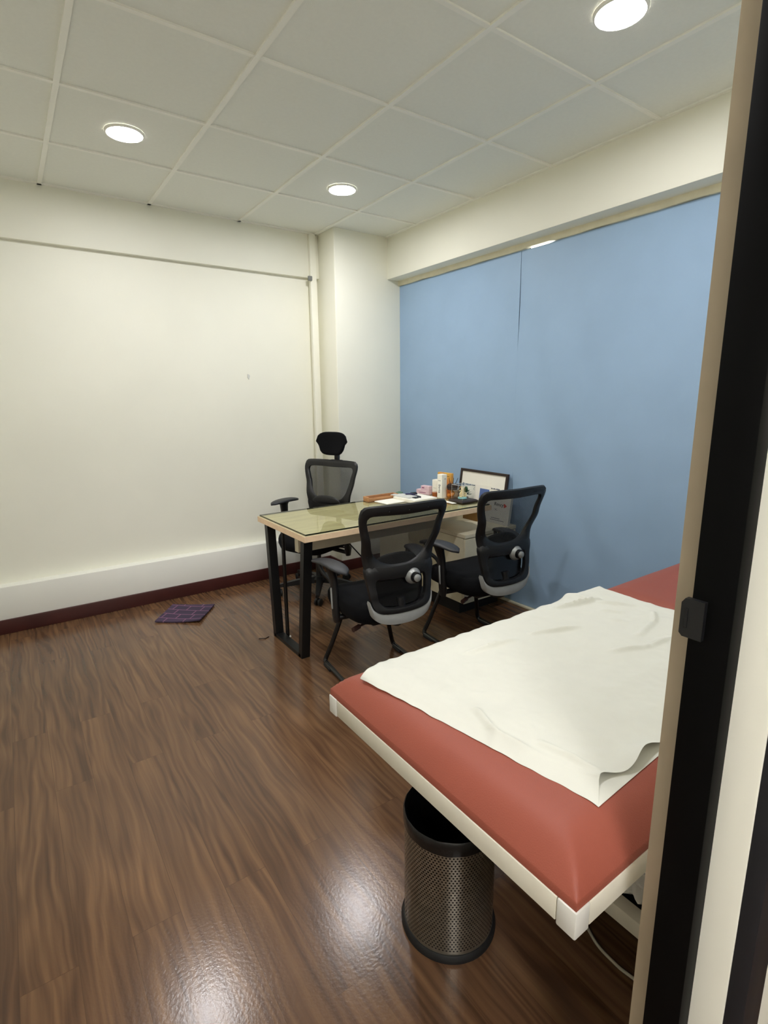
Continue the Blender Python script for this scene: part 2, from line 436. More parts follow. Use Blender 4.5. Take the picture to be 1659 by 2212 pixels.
# corridor on this side of the doorway
bm = bmesh.new(); box(bm, (-3.4, -5.2, 0), (1.2, -5.1, H)); box(bm, (-3.4, -5.15, 0), (-3.3, -3.05, H)); box(bm, (1.1, -5.15, 0), (1.2, -3.05, H))
struct('wall_corridor', bm, M_corr)
# black aluminium door frame on the jamb, darker frame on the outer corner
door = sbox((-1.48, -3.0886, 0), (-1.4485, -3.0415, 2.16), .0015); door = struct('door_1', door, M_doorblack, 40)
bm = bmesh.new()
sec = []
for (y, z) in ((-3.0335, 1.172), (-3.0375, 1.178), (-3.060, 1.178), (-3.060, 1.129), (-3.0375, 1.129), (-3.0335, 1.133)): sec.append((y, z))
loft(bm, [[(-1.4875, y, z) for y, z in sec], [(-1.4795, y, z) for y, z in sec]])
lt = build('latch_plate', bm, M_plastic, door, 40); lt['label'] = 'black latch plate'
bm = bmesh.new(); box(bm, (-1.4884, -3.0425, 1.141), (-1.4872, -3.0385, 1.166), .0005); build('latch_slot', bm, M_blackgloss, lt)
bm = sbox((-1.449, -3.150, 0), (-1.385, -3.1285, 2.2), .001); struct('trim_6', bm, M_doorgrey, 40)
bm = sbox((-1.385, -3.138, 0), (-1.352, -3.1285, 2.2)); struct('trim_7', bm, M_blackgloss)

# two blue sheets covering the window side of the room
def blue_panel(y0, y1, label, wav):
    bm = bmesh.new(); ny, nz = 60, 70; g = []
    for j in range(nz+1):
        row = []
        for i in range(ny+1):
            y = y0+(y1-y0)*i/ny; z = .016+(2.315-.016)*j/nz
            x = .640
            if j == nz and -1.13 < y < -.94: z -= .0035*min(1, (y+1.13)/.03, (-.94-y)/.03)
            if wav:
                s = (y+.89)*-1                           # distance right of the seam
                fan = math.exp(-((z-1.0)/.85)**2)
                x -= .010*fan*math.exp(-s/.55)*(1+math.sin((s*1.15+z*.42)*13))
                x -= .0065*fan*math.exp(-s/.9)*math.sin((s*.95+z*.38)*22+noise.noise(Vector((y*3, z*2, 0)))*2)
                x += .005*math.exp(-((z-1.55)/.5)**2)*math.exp(-s/.05)
            else:
                x -= .0012*noise.noise(Vector((y*3, z*2, 4)))
            if z < .8: x -= .006*(.8-z)/.8*noise.noise(Vector((y*7, z*5, 8)))
            row.append(bm.verts.new((x, y, z)))
        g.append(row)
    for j in range(nz):
        for i in range(ny): bm.faces.new((g[j][i], g[j][i+1], g[j+1][i+1], g[j+1][i]))
    r = bmesh.ops.extrude_face_region(bm, geom=bm.faces[:])
    for v in r['geom']:
        if isinstance(v, bmesh.types.BMVert): v.co.x += .004
    o = build('wall_panel', bm, M_blue, None, 40)
    tag(o, label, 'wall panel', 'blue sheets on the window side')
blue_panel(.384, -.888, 'flat light blue wall sheet between the white column and the vertical seam', False)
blue_panel(-.892, -3.0, 'wrinkled light blue wall sheet right of the vertical seam, above the red bed', True)
tag(build('sticker', sbox((.6385, -1.884, 1.404), (.6402, -1.876, 1.414)), M_paper), 'tiny white paper dot stuck on the right blue wall sheet', 'sticker')
# wall fixtures
tag(build('cable_trunking', sbox((-.06, .598, .30), (-.008, .630, H-.004), .003), M_wall, None, 40), 'white vertical cable trunking in the corner beside the column', 'trunking')
bm = sbox((-.085, .585, 2.318), (-.052, .602, 2.352), .004, M=None); tag(build('wall_clip', bm, M_clip, None, 40), 'small grey clip on the corner trunking below the beam', 'clip')
bm = bmesh.new()
loft(bm, [[(-.592, y, 1.612), (-.580, y, 1.608), (-.574, y, 1.597), (-.582, y, 1.572), (-.592, y, 1.585)] for y in (.660, .6655)])
tag(build('wall_hook', bm, M_grey_paper, None), 'small pale hook mark alone on the bare left wall', 'hook')

# ceiling lights
def lamp(x, y, label):
    t = thing('ceiling_light', label, 'ceiling light', (x, y, H), 0, 'round recessed ceiling lights')
    bm = bmesh.new(); lathe(bm, [(.072, -.001), (.080, -.006), (.086, -.004), (.088, .004), (.072, .004)], 48); build('trim_ring', bm, M_tbar, t, 40)
    bm = bmesh.new(); lathe(bm, [(.0715, .004), (.0715, -.0025), (.066, -.0035), (.0, -.0035)], 48); build('diffuser', bm, M_lamp, t, 40)
lamp(-1.5, -.305, 'round lit ceiling light at left, over the bare wall side')
lamp(-.288, -.278, 'round lit ceiling light in the middle, in front of the corner column')
lamp(-.298, -2.095, 'round lit ceiling light at upper right, above the bed end')
lamp(-1.5, -2.095, 'round ceiling light nearest the doorway, over the open floor')
# corridor panel light (behind the viewer)
t = thing('panel_light', 'square ceiling panel light of the corridor outside the doorway', 'ceiling light', (-2.5, -4.65, H))
build('panel_frame', sbox((-.31, -.31, -.004), (.31, .31, .004), .001), M_tbar, t); build('diffuser', sbox((-.29, -.29, -.006), (.29, .29, -.0035)), M_panel, t)

# ------------------------------------------------------------------ desk
DX0, DX1, DY0, DY1, DT = -.985, .345, -.985, -.372, .745
desk = thing('desk', 'pale wood glass-topped office desk with black metal leg frame', 'desk', (-.32, -.68, 0))
ox, oy = -.32, -.68
def L3(x, y, z): return (x-ox, y-oy, z)
def dbox(bm, lo, hi, bevel=0.): box(bm, L3(*lo), L3(*hi), bevel)
bm = bmesh.new(); dbox(bm, (DX0, DY0, .713), (DX1, DY1, DT), .0015)
top = build('tabletop', bm, [M_laminate_edge, M_desk], desk)
for p in top.data.polygons:
    if p.normal.z > .9: p.material_index = 1
bm = bmesh.new(); dbox(bm, (DX0+.012, DY0+.012, DT), (DX1-.006, DY1-.006, DT+.008))
g = build('glass_top', bm, [M_glass, M_edgeglass], desk); g['label'] = 'clear glass sheet on the tabletop'
for p in g.data.polygons:
    if abs(p.normal.z) < .5: p.material_index = 1
DZ = DT+.008
def legbar(y_top, y_bot):
    bm = bmesh.new(); x0, x1 = -.95-ox, -.90-ox
    rings = []
    for z, y in ((.0, y_bot), (.713, y_top)):
        rings.append([(x0, y-.02-oy, z), (x1, y-.02-oy, z), (x1, y+.02-oy, z), (x0, y+.02-oy, z)])
    loft(bm, rings); return bm
build('leg', legbar(-.888, -.797), M_black, desk); build('leg', legbar(-.405, -.455), M_black, desk)
bm = bmesh.new(); dbox(bm, (-.95, -.80, 0), (-.90, -.45, .022)); build('foot_bar', bm, M_black, desk)
bm = bmesh.new(); tube(bm, [L3(-.889, -.506, .003), L3(-.889, -.506, .712)], .0115, 14); build('support_rod', bm, M_tubeblk, desk, 40)
bm = bmesh.new(); lathe(bm, [(.02, 0), (.02, .003), (.014, .005)], 20, L3(-.889, -.506, 0)); fl = build('rod_flange', bm, M_cap, desk, 40); fl['label'] = 'small white floor flange'
bm = bmesh.new(); dbox(bm, (-.885, -.70, .578), (.165, -.655, .713), .001); build('apron', bm, M_offwhite, desk)
bm = bmesh.new(); dbox(bm, (-.865, -.69, .570), (-.845, -.665, .578)); build('apron_bracket', bm, M_blackgloss, desk)
# pedestal cabinet
cab = thing('pedestal_cabinet', 'cream low cabinet with drawers under the right end of the desk', 'cabinet', (.17, -.975, 0))
def cbox(lo, hi, m, name, bevel=0., par=None):
    return build(name, sbox(tuple(a-b for a, b in zip(lo, (.17, -.975, 0))), tuple(a-b for a, b in zip(hi, (.17, -.975, 0))), bevel), m, par or cab)
cbox((.135, -.950, .115), (.60, -.02, .548), M_offwhite, 'body', .001)
cbox((.133, -.972, .551), (.602, -.02, .575), M_offwhite, 'cabinet_top', .002)
d1 = cbox((.135, -.970, .345), (.60, -.952, .546), M_offwhite, 'drawer', .0015)
d2 = cbox((.135, -.970, .115), (.60, -.952, .341), M_offwhite, 'drawer', .0015)
cbox((.34, -.980, .52), (.40, -.969, .528), M_silver, 'handle', .002, d1)
cbox((.34, -.980, .315), (.40, -.969, .323), M_silver, 'handle', .002, d2)
cbox((.20, -.86, 0), (.57, -.06, .115), M_black, 'plinth')
bm = bmesh.new(); dbox(bm, (.135, -.60, .5755), (.462, -.582, .7125)); build('back_panel', bm, M_offwhite, desk)
bm = bmesh.new(); dbox(bm, (.462, -.74, .5755), (.478, -.582, .7125)); build('side_panel', bm, M_brownlam, desk)
# black cable hanging below the desk
bm = bmesh.new(); tube(bm, catmull([(-.52, -.60, .575), (-.47, -.60, .52), (-.40, -.60, .44), (-.30, -.58, .34), (-.18, -.52, .18), (-.10, -.45, .03), (.0, -.40, .006)], 6), .004, 8)
tag(build('power_cable', bm, M_cableb, None, 60), 'thin black cable hanging from under the desk', 'cable')

# ------------------------------------------------------------------ mesh office chairs
YPV = [(.36, -.262), (.44, -.250), (.52, -.236), (.60, -.225), (.70, -.217), (.82, -.258), (.97, -.294)]
YP = YPV
CURV = .48
def BP(x, z, off=0.): return Vector((x, interp(z, YP)+CURV*x*x+off, z))
def mirror(h):                                   # half outline (x>=0), starts and ends on the axis
    return [Vector((x, z, 0)) for x, z in h]+[Vector((-x, z, 0)) for x, z in h[-2:0:-1]]
def loop2(h, n): return resample(catmull(mirror(h), 8, True), n, True)
def ring_frame(bm, outer, inner, n=72, th=.017):
    o, i = loop2(outer, n), loop2(inner, n); rings = []
    for (t, off) in ((0, -.002), (.1, -th*.8), (.5, -th), (.9, -th*.8), (1, -.002), (.9, .008), (.5, .011), (.1, .008)):
        rings.append([BP(*(o[k].lerp(i[k], t)).xy, off) for k in range(n)])
    loft(bm, rings, True, loop=True)
def patch(bm, half, off, n=72, scales=(1, .7, .4, .15)):
    l = loop2(half, n); c = sum(l, Vector())/n; vs = []
    for s in scales: vs.append([bm.verts.new(BP(*(c+(p-c)*s).xy, off)) for p in l])
    cv = bm.verts.new(BP(c.x, c.y, off))
    for a, b in zip(vs, vs[1:]):
        for k in range(n): bm.faces.new((a[k], a[(k+1) % n], b[(k+1) % n], b[k]))
    for k in range(n): bm.faces.new((vs[-1][k], vs[-1][(k+1) % n], cv))
UP_OUT = [(0, .590), (.09, .592), (.160, .600), (.180, .635), (.187, .68), (.195, .73), (.211, .82), (.226, .89), (.229, .92), (.224, .946), (.202, .961), (.10, .964), (0, .963)]
WIN = [(0, .664), (.06, .669), (.115, .695), (.148, .742), (.166, .80), (.183, .86), (.191, .885), (.188, .903), (.168, .913), (.08, .912), (0, .910)]
LOW_OUT = [(0, .662), (.09, .664), (.165, .674), (.187, .655), (.182, .61), (.173, .56), (.166, .515), (.154, .470), (.118, .444), (.06, .435), (0, .433)]
REC = [(0, .596), (.06, .598), (.112, .602), (.130, .580), (.127, .54), (.120, .500), (.096, .474), (.05, .464), (0, .462)]

def pad_mesh(cx, cy, cz, hl, hw, th, arch, taper=.25, shear=0.):
    bm = bmesh.new(); rings = []; n = 13
    for i in range(n):
        s = -1+2*i/(n-1); e = (1-abs(s)**3.2)**.5 if abs(s) < 1 else 0
        e = max(e, .12); w = hw*e*(1-taper*s*.5); zz = cz-arch*s*s; t = th*(.45+.55*e)
        rings.append([(cx+shear*s+w*math.copysign(abs(math.cos(a))**.7, math.cos(a)), cy+hl*s, zz+t*.5*math.copysign(abs(math.sin(a))**.8, math.sin(a))) for a in [2*PI*k/16 for k in range(16)]])
    loft(bm, rings); return bm

def seat_mesh():
    bm = bmesh.new(); rings = []; n = 48
    for z, s in ((.362, .70), (.366, .86), (.384, .96), (.415, 1.0), (.440, .995), (.458, .95), (.468, .86), (.472, .6), (.473, .25), (.473, .05)):
        r = []
        for k in range(n):
            a = 2*PI*k/n; c, sn = math.cos(a), math.sin(a)
            q = (abs(c)**4+abs(sn)**4)**-.25
            x, y = .222*s*c*q, .015+.235*s*sn*q
            fw = max(0, y-.08)/.17
            r.append((x, y, z-(.035*fw*fw)+(.012*(x/.222)**2 if z > .43 else 0)+(.01*max(0, -y-.12)/.1 if z > .43 else 0)))
        rings.append(r)
    loft(bm, rings); return bm

def chair_common(t):
    bm = bmesh.new(); ring_frame(bm, UP_OUT, WIN); ring_frame(bm, LOW_OUT, REC, th=.02)
    fr = build('back_frame', bm, M_plastic, t, 50)
    bm = bmesh.new(); patch(bm, WIN, -.001); build('mesh_panel', bm, M_mesh, t, 60)
    bm = bmesh.new(); patch(bm, REC, .012); build('back_plate', bm, M_blackgloss, t, 60)
    # lumbar pad in front of the mesh
    bm = bmesh.new(); rings = []
    for i in range(13):
        s = -1+2*i/12; e = max(.15, (1-abs(s)**3)**.5); x = .12*s; zc = .664+.012*(1-s*s)
        rings.append([BP(x, zc+.032*e*math.sin(a), .035+.012*e*math.cos(a)) for a in [2*PI*k/12 for k in range(12)]])
    loft(bm, rings); build('lumbar_pad', bm, M_plastic, t, 50)
    # grey lip under the back
    inn = [(-.168, .505), (-.152, .465), (-.116, .442), (-.06, .434), (0, .432), (.06, .434), (.116, .442), (.152, .465), (.168, .505)]
    out = [(-.169, .492), (-.158, .432), (-.124, .400), (-.066, .384), (0, .380), (.066, .384), (.124, .400), (.158, .432), (.169, .492)]
    a = resample(catmull([Vector((x, z, 0)) for x, z in inn], 6), 41); b = resample(catmull([Vector((x, z, 0)) for x, z in out], 6), 41)
    bm = bmesh.new(); rings = []
    for p, q in zip(a, b):
        rings.append([BP(p.x, p.y, -.012), BP(*(p.lerp(q, .5)).xy, -.014), BP(q.x, q.y, -.004), BP(q.x, q.y, .020), BP(p.x, p.y, .012)])
    loft(bm, rings); l = build('back_lip', bm, M_greylip, t, 50); l['label'] = 'grey plastic lower lip'
    # lumbar knob
    kx, kz = .062, .596; o = BP(kx, kz, -.014)
    Mk = axes((1, 0, 0), (0, 0, 1), o)            # local z -> -y (backwards)
    bm = bmesh.new(); lathe(bm, [(.040, -.008), (.040, .003), (.036, .010), (.027, .020), (.0, .020)], 32, M=Mk); kn = build('lumbar_knob', bm, M_silver, t, 40); kn['label'] = 'silver lumbar knob'
    bm = bmesh.new(); lathe(bm, [(.025, .016), (.025, .034), (.021, .036)], 28, M=Mk); build('knob_collar', bm, M_blackgloss, kn, 40)
    bm = bmesh.new(); lathe(bm, [(.018, .03), (.018, .043), (.013, .047), (0, .048)], 28, M=Mk); build('knob_cap', bm, M_silver, kn, 40)
    for x, z in ((-.10, .938), (.0, .937), (.10, .938), (-.146, .52), (0, .448), (.146, .52), (-.172, .72)):
        o = BP(x, z, -.0165); bm = bmesh.new(); lathe(bm, [(.0045, 0), (.0045, .0008), (.002, -.0002)], 12, M=axes((1, 0, 0), (0, 0, 1), o)); build('screw', bm, M_blackgloss, t)
    # back bracket, seat, mechanism
    bm = bmesh.new(); tube(bm, fillet([(0, -.225, .50), (0, -.235, .40), (0, -.19, .352), (0, .02, .345)], .05), [.022]*16, 12); build('back_bracket', bm, M_plastic, t, 50)
    build('seat', seat_mesh(), M_fabric, t, 60)
    bm = bmesh.new(); box(bm, (-.10, -.12, .325), (.10, .14, .366), .012, 3); build('seat_mechanism', bm, M_plastic, t, 40)
    bm = bmesh.new(); tube(bm, [(-.09, -.08, .340), (-.16, -.10, .335)], .006, 8); tube(bm, [(-.16, -.10, .335), (-.20, -.115, .330)], .012, 10); lv = build('tilt_lever', bm, M_brownknob, t, 50); lv['label'] = 'dark brown tilt lever'

def arm(t, s, exec_=False):
    """armrest on side s: pad, tapered post with an inlay stripe, bracket to the seat"""
    X, XP, cy, cz = (.268, .268, .035, .668) if exec_ else (.226, .250, .040, .634)
    X *= s; XP *= s
    pd = build('arm_pad', pad_mesh(XP, cy, cz, .142, .044, .026, .010 if exec_ else .022, .25, 0 if exec_ else s*.027), M_pad, t, 60); pd['label'] = 'dark grey armrest pad'
    bm = bmesh.new(); rings = []
    for dx, y, z, hy, hx in ((.5, .012, cz-.008, .050, .030), (.3, .010, cz-.03, .034, .022), (0, .004, .54, .026, .017), (0, .0, .49, .028, .018), (0, -.006, .42, .029, .018), (0, -.012, .36, .028, .017), (0, -.014, .325, .020, .013)):
        rings.append([(X+(XP-X)*dx*2+hx*math.cos(a), cy+y+hy*math.copysign(abs(math.sin(a))**.7, math.sin(a)), z) for a in [2*PI*k/16 for k in range(16)]])
    loft(bm, rings); ar = build('arm_post', bm, M_plastic, t, 60)
    if not exec_:
        bm = bmesh.new(); pts = catmull([(XP+s*.014, cy+.11, cz-.022), (XP, cy+.09, .56), (X, cy+.05, .525), (X, cy, .48)], 6); tube(bm, pts, [.011]*len(pts), 10); build('arm_brace', bm, M_plastic, t, 60)
    xo = X+s*.018
    bm = bmesh.new(); tube(bm, [(xo, cy-.001, .505), (xo, cy-.002, .50), (xo, cy-.010, .40), (xo, cy-.0105, .395)], [.002, .0055, .0055, .002], 10); st = build('arm_inlay', bm, M_greylip, ar, 60); st['label'] = 'light grey inlay stripe'
    bm = bmesh.new(); tube(bm, [(X, cy-.01, .345), (.08*s, .0, .350)], .014, 10); build('arm_bracket', bm, M_plastic, t, 60)

def visitor_chair(loc, rz, label):
    t = thing('visitor_chair', label, 'office chair', loc, rz, 'black mesh visitor chairs in front of the desk')
    chair_common(t)
    for s in (-1, 1):
        arm(t, s)
        F = .215*s
        pts = fillet([(.07*s, .06, .345), (.118*s, .162, .338), (.190*s, .215, .085), (F, .237, .014), (F, .18, .014), (F, -.27, .014)], .05, 6)
        bm = bmesh.new(); tube(bm, pts, .0125, 12); lg = build('leg', bm, M_tubeblk, t, 60)
        bm = bmesh.new(); box(bm, (F-.017, .13, 0), (F+.017, .215, .016), .004); build('glide', bm, M_rubber, lg, 40)
        bm = bmesh.new(); box(bm, (F-.017, -.26, 0), (F+.017, -.18, .016), .004); build('glide', bm, M_rubber, lg, 40)
    bm = bmesh.new(); tube(bm, [(-.215, -.27, .014), (.215, -.27, .014)], .0125, 12); build('floor_bar', bm, M_tubeblk, t, 60)
    return t
vc = visitor_chair((-.681, -1.190, 0), math.radians(-6.5), 'black mesh visitor chair nearer the open floor, facing the left half of the desk')
v2 = dup(vc); v2.location = (-.012, -1.228, 0); v2.rotation_euler = (0, 0, math.radians(-4.5))
v2['label'] = 'black mesh visitor chair beside the blue wall, before the cream cabinet'

YP = [(a, .04+.75*b-.02) for a, b in YPV]
ex = thing('executive_chair', 'tall black mesh office chair with headrest behind the desk', 'office chair', (-.345, .085, 0), math.radians(112)); ex.scale = (1.08, 1, 1.012)
chair_common(ex)
for s in (-1, 1): arm(ex, s, True)
bm = bmesh.new(); rings = []                                       # curved headrest
for i in range(15):
    s = -1+2*i/14; e = max(.2, (1-abs(s)**4)**.5); x = .137*s
    r = []
    for k in range(20):
        a = 2*PI*k/20; u = math.copysign(abs(math.cos(a))**.6, math.cos(a)); w = math.copysign(abs(math.sin(a))**.6, math.sin(a))
        z = 1.082+.086*u*e
        xx = x*(1-.22*(1-u)*.5)
        r.append((xx, -.215+1.5*x*x+.45*(z-1.082)**2*4-.05*(z-1.082)+.024*e*w, z))
    rings.append(r)
loft(bm, rings); build('headrest', bm, M_fabric, ex, 60)
bm = bmesh.new(); rings = [[(x, y, z) for x, y in ((-.016, -.262), (.016, -.262), (.016, -.240), (-.016, -.240))] for z in (.92, 1.06)]
loft(bm, rings); build('headrest_post', bm, M_plastic, ex)
bm = bmesh.new(); box(bm, (-.05, -.258, .915), (.05, -.215, .960), .008, 3); build('headrest_bracket', bm, M_plastic, ex, 40)
bm = bmesh.new(); lathe(bm, [(.032, .09), (.034, .12), (.026, .125), (.026, .25), (.014, .25), (.014, .335)], 24); build('gas_column', bm, M_plastic, ex, 40)
bm = bmesh.new(); lathe(bm, [(.02, .07), (.05, .075), (.055, .10), (.04, .125), (.02, .125)], 24)
ends = []
for k in range(5):
    a = 2*PI*k/5+math.radians(52); d = Vector((math.cos(a), math.sin(a), 0)); n = Vector((-d.y, d.x, 0)); rings = []
    for s, w, z0, z1 in ((.035, .026, .075, .122), (.16, .020, .070, .108), (.27, .015, .064, .090), (.31, .011, .062, .082)):
        rings.append([d*s+n*w+Vector((0, 0, z0)), d*s-n*w+Vector((0, 0, z0)), d*s-n*w*.8+Vector((0, 0, z1)), d*s+n*w*.8+Vector((0, 0, z1))])
    loft(bm, rings); ends.append((d, a))
build('star_base', bm, M_plastic, ex, 30)
for k, (d, a) in enumerate(ends):
    c = d*.30; th = a+1.1*k; w = Vector((math.cos(th), math.sin(th), 0)); ctr = c+Vector((math.cos(th+PI/2), math.sin(th+PI/2), 0))*.012
    bm = bmesh.new(); tube(bm, [c+Vector((0, 0, .045)), c+Vector((0, 0, .07))], .008, 10)
    for q in (-1, 1):
        Mx = axes((0, 0, 1), w.cross(Vector((0, 0, 1))), ctr+w*.014*q+Vector((0, 0, .026)))
        lathe(bm, [(.019, -.009), (.026, -.006), (.026, .006), (.019, .009)], 20, M=Mx)
    tube(bm, [ctr+w*-.012+Vector((0, 0, .04)), ctr+w*.012+Vector((0, 0, .04))], .014, 10)
    build('caster', bm, M_rubber, ex, 40)

# ------------------------------------------------------------------ things on the desk
def item(name, label, cat, bm, m, group=None, smooth=40): return tag(build(name, bm, m, None, smooth), label, cat, group)
# orange wooden tray
tr = thing('wooden_tray', 'orange-brown wooden tray at the back edge of the desk', 'tray', (-.145, -.412, DZ))
def tb(lo, hi, name): return build(name, sbox(lo, hi, .002), M_orangewood, tr, 40)
tb((-.10, -.03, 0), (.15, .03, .006), 'tray_base')
for lo, hi in (((-.10, -.03, .006), (-.090, .03, .030)), ((.140, -.03, .006), (.15, .03, .030)), ((-.090, -.03, .006), (.140, -.021, .022)), ((-.090, .021, .006), (.140, .03, .030))): tb(lo, hi, 'tray_side')
def stack(name, label, cx, cy, w, d, h, rz, m=M_paper, z=DZ, group='papers on the desk', cat='papers', n=1):
    bm = bmesh.new()
    for k in range(n):
        Mr = Matrix.Translation((cx, cy, z+h*k/n)) @ Matrix.Rotation(rz+R_.uniform(-.04, .04)*(n > 1), 4, 'Z')
        box(bm, (-w/2, -d/2, 0), (w/2, d/2, h/n*.92), 0, M=Mr)
    return item(name, label, cat, bm, m, group, None)
stack('paper_sheets', 'loose white sheets lying flat, leftmost papers on the desk', -.118, -.520, .165, .135, .004, .06, n=2)
stack('paper_pad', 'thick white paper pad on the desk under the pens', .050, -.568, .200, .215, .020, .06, n=4)
stack('prescription_pad', 'small grey-white notepad lying on the thick paper pad', .004, -.505, .085, .175, .007, .10, M_grey_paper, DZ+.020, None, 'notepad')
bm = bmesh.new(); box(bm, (-.014, -.018, 0), (.014, .018, .006), .001, M=Matrix.Translation((.022, -.605, DZ+.020)) @ Matrix.Rotation(.1, 4, 'Z')); item('binder_clip', 'small black clip on the near end of the notepad', 'clip', bm, M_blackgloss)
def pen(label, a, b, z):
    t = thing('pen', label, 'pen', (0, 0, 0), 0, 'pens on the paper pad')
    a, b = Vector((*a, z)), Vector((*b, z)); d = b-a
    bm = bmesh.new(); tube(bm, [a, a+d*.04, a+d*.62], [.0018, .005, .005], 10); build('barrel', bm, M_navy, t, 40)
    bm = bmesh.new(); tube(bm, [a+d*.6, a+d*.98, b], [.0058, .0058, .003], 10); build('pen_cap', bm, M_inkdark, t, 40)
pen('dark blue pen lying across the pad, the longer of two', (.066, -.490), (.052, -.625), DZ+.026)
pen('dark blue pen half hidden behind the longer pen', (.020, -.500), (.088, -.545), DZ+.033)
# small green bowl-shaped thing behind the papers
bm = bmesh.new(); lathe(bm, [(.020, 0), (.028, .010), (.029, .022), (.023, .033), (.010, .038), (0, .039)], 28, (.034, -.414, DZ)); item('green_pot', 'small round dark green pot behind the papers', 'pot', bm, M_green)
bm = bmesh.new(); box(bm, (-.022, -.012, 0), (.022, .012, .02), .004, M=Matrix.Translation((.150, -.425, DZ))); item('stapler', 'small black thing at the back edge of the pad', 'stapler', bm, M_blackgloss)
# cartons
def carton(name, label, cx, cy, w, d, h, rz, m, z=DZ, marks=(), group=None):
    t = thing(name, label, 'box', (cx, cy, z), rz, group)
    build('carton', sbox((-w/2, -d/2, 0), (w/2, d/2, h), .0012), m, t)
    bm = bmesh.new(); box(bm, (-w/2+.001, -d/2+.001, h), (w/2-.001, d/2-.001, h+.0012)); build('lid_flap', bm, m, t)
    for (nm, u0, u1, v0, v1, side, mm) in marks:
        if side == 'l': b = sbox((-w/2-.0006, u0, v0), (-w/2+.0002, u1, v1))
        else: b = sbox((u0, -d/2-.0006, v0), (u1, -d/2+.0002, v1))
        build(nm, b, mm, t)
    return t
carton('pink_box', 'pale pink carton lying lower of the two pink boxes', .245, -.430, .045, .115, .030, .2, M_pink, DZ, (('print', -.03, .03, .010, .014, 'l', M_purple_ink),), 'pink cartons on the desk')
carton('pink_box', 'pale pink carton on top of the other pink box', .250, -.446, .036, .075, .026, .2, M_pink, DZ+.0325, (('print', .006, .028, .010, .017, 'l', M_purple_ink),), 'pink cartons on the desk')
carton('white_box', 'short white carton standing between pink boxes and the tall white box', .283, -.520, .042, .05, .108, .05, M_paper, DZ, (('print', -.015, .015, .05, .054, 'l', M_grey_paper),), 'white cartons on the desk')
tall = carton('tall_white_box', 'tallest white carton with vertical lettering', .241, -.622, .046, .046, .160, .03, M_paper, DZ, (('print', -.012, .012, .118, .121, 'l', M_ink), ('print', .0, .012, .13, .133, 'f', M_ink)), 'white cartons on the desk')
text_mesh('lettering', 'Benta', .026, M_ink, tall, axes((0, 0, -1), (0, -1, 0), (-.0238, 0, .064)))
carton('orange_box', 'orange and yellow printed carton behind the tall white box', .322, -.565, .024, .125, .158, .12, M_yellow, DZ, (('print', -.045, -.01, .135, .139, 'l', M_brownlam),))
bm = bmesh.new(); lathe(bm, [(.018, 0), (.020, .004), (.020, .022), (.022, .024), (.022, .03), (0, .031)], 28, (.233, -.560, DZ)); item('amber_jar', 'small round brown jar in front of the short white carton', 'jar', bm, M_brownjar)
# glass cup with dark tiered top and three sticks
cup = thing('glass_cup', 'amber glass cup with golden contents and a dark square lid', 'cup', (.290, -.676, DZ))
bm = bmesh.new(); lathe(bm, [(.038, .001), (.043, .010), (.044, .058), (.0425, .058), (.0415, .011), (.0, .009)], 36); build('cup_body', bm, M_amberglass, cup, 40)
bm = bmesh.new(); tube(bm, catmull([(.028, -.034, .05), (.046, -.048, .050), (.052, -.054, .032), (.042, -.044, .016), (.029, -.034, .014)], 6), .0035, 8); build('cup_handle', bm, M_idol, cup, 60)
bm = bmesh.new()
for k in range(9):
    a = R_.uniform(0, 2*PI); r = R_.uniform(0, .026)
    M_ = Matrix.Translation((r*math.cos(a), r*math.sin(a), R_.uniform(.018, .042)))
    t_ = bmesh.new(); bmesh.ops.create_icosphere(t_, subdivisions=2, radius=R_.uniform(.009, .014)); t_.transform(M_); merge(bm, t_)
gd = build('golden_filling', bm, M_gold, cup, 60); gd['kind'] = 'stuff'
rot = Matrix.Rotation(.72, 4, 'Z')
bm = bmesh.new()
for z0, z1, h in ((.060, .068, .032), (.069, .079, .036), (.080, .092, .037), (.093, .097, .030)): box(bm, (-h, -h, z0), (h, h, z1), .002, M=rot)
build('cup_lid', bm, M_darkwood, cup, 40)
for x, y, tx, ty in ((-.018, .006, -.024, .012), (.0, -.002, .004, -.003), (.014, -.010, .026, -.022)):
    bm = bmesh.new(); tube(bm, [(x, y, .096), (tx, ty, .138)], [.0022, .0016], 8); build('stick', bm, M_darkwood, cup, 60)
item('paper_slip', 'small white slip of paper on the desk glass left of the dark case base', 'paper', sbox((.150, -.83, DZ), (.186, -.66, DZ+.0012)), M_paper, None, None)
# clear display case with a small figure
case = thing('display_case', 'clear acrylic display case with dark wooden base', 'display case', (.262, -.810, DZ), math.radians(-2))
bm = bmesh.new(); rings = []
for z, h in ((0, .066), (.006, .070), (.012, .068), (.016, .060), (.018, .056)): rings.append([(-h, -h, z), (h, -h, z), (h, h, z), (-h, h, z)])
loft(bm, rings); build('case_base', bm, M_darkwood, case)
bm = bmesh.new(); box(bm, (-.054, -.054, .0185), (.054, .054, .112)); cv = build('case_cover', bm, M_acrylic, case)
bm = bmesh.new(); e = .054
for a in (-e, e):
    for b in (-e, e):
        tube(bm, [(a, b, .019), (a, b, .112)], .0008, 6)
    tube(bm, [(a, -e, .112), (a, e, .112)], .001, 6); tube(bm, [(-e, a, .112), (e, a, .112)], .001, 6)
ce = build('cover_edge', bm, M_cap, cv); ce['label'] = 'pale glued edges of the clear cover'
fg = thing('figurine', 'small ivory and gold seated figure inside the clear display case', 'figurine', (.256, -.808, DZ+.0190), math.radians(-20))
bm = bmesh.new(); lathe(bm, [(.028, 0), (.030, .004), (.028, .011), (.022, .014), (0, .014)], 28); pl = build('pedestal', bm, M_teal, fg, 40); pl['label'] = 'pale teal pedestal'
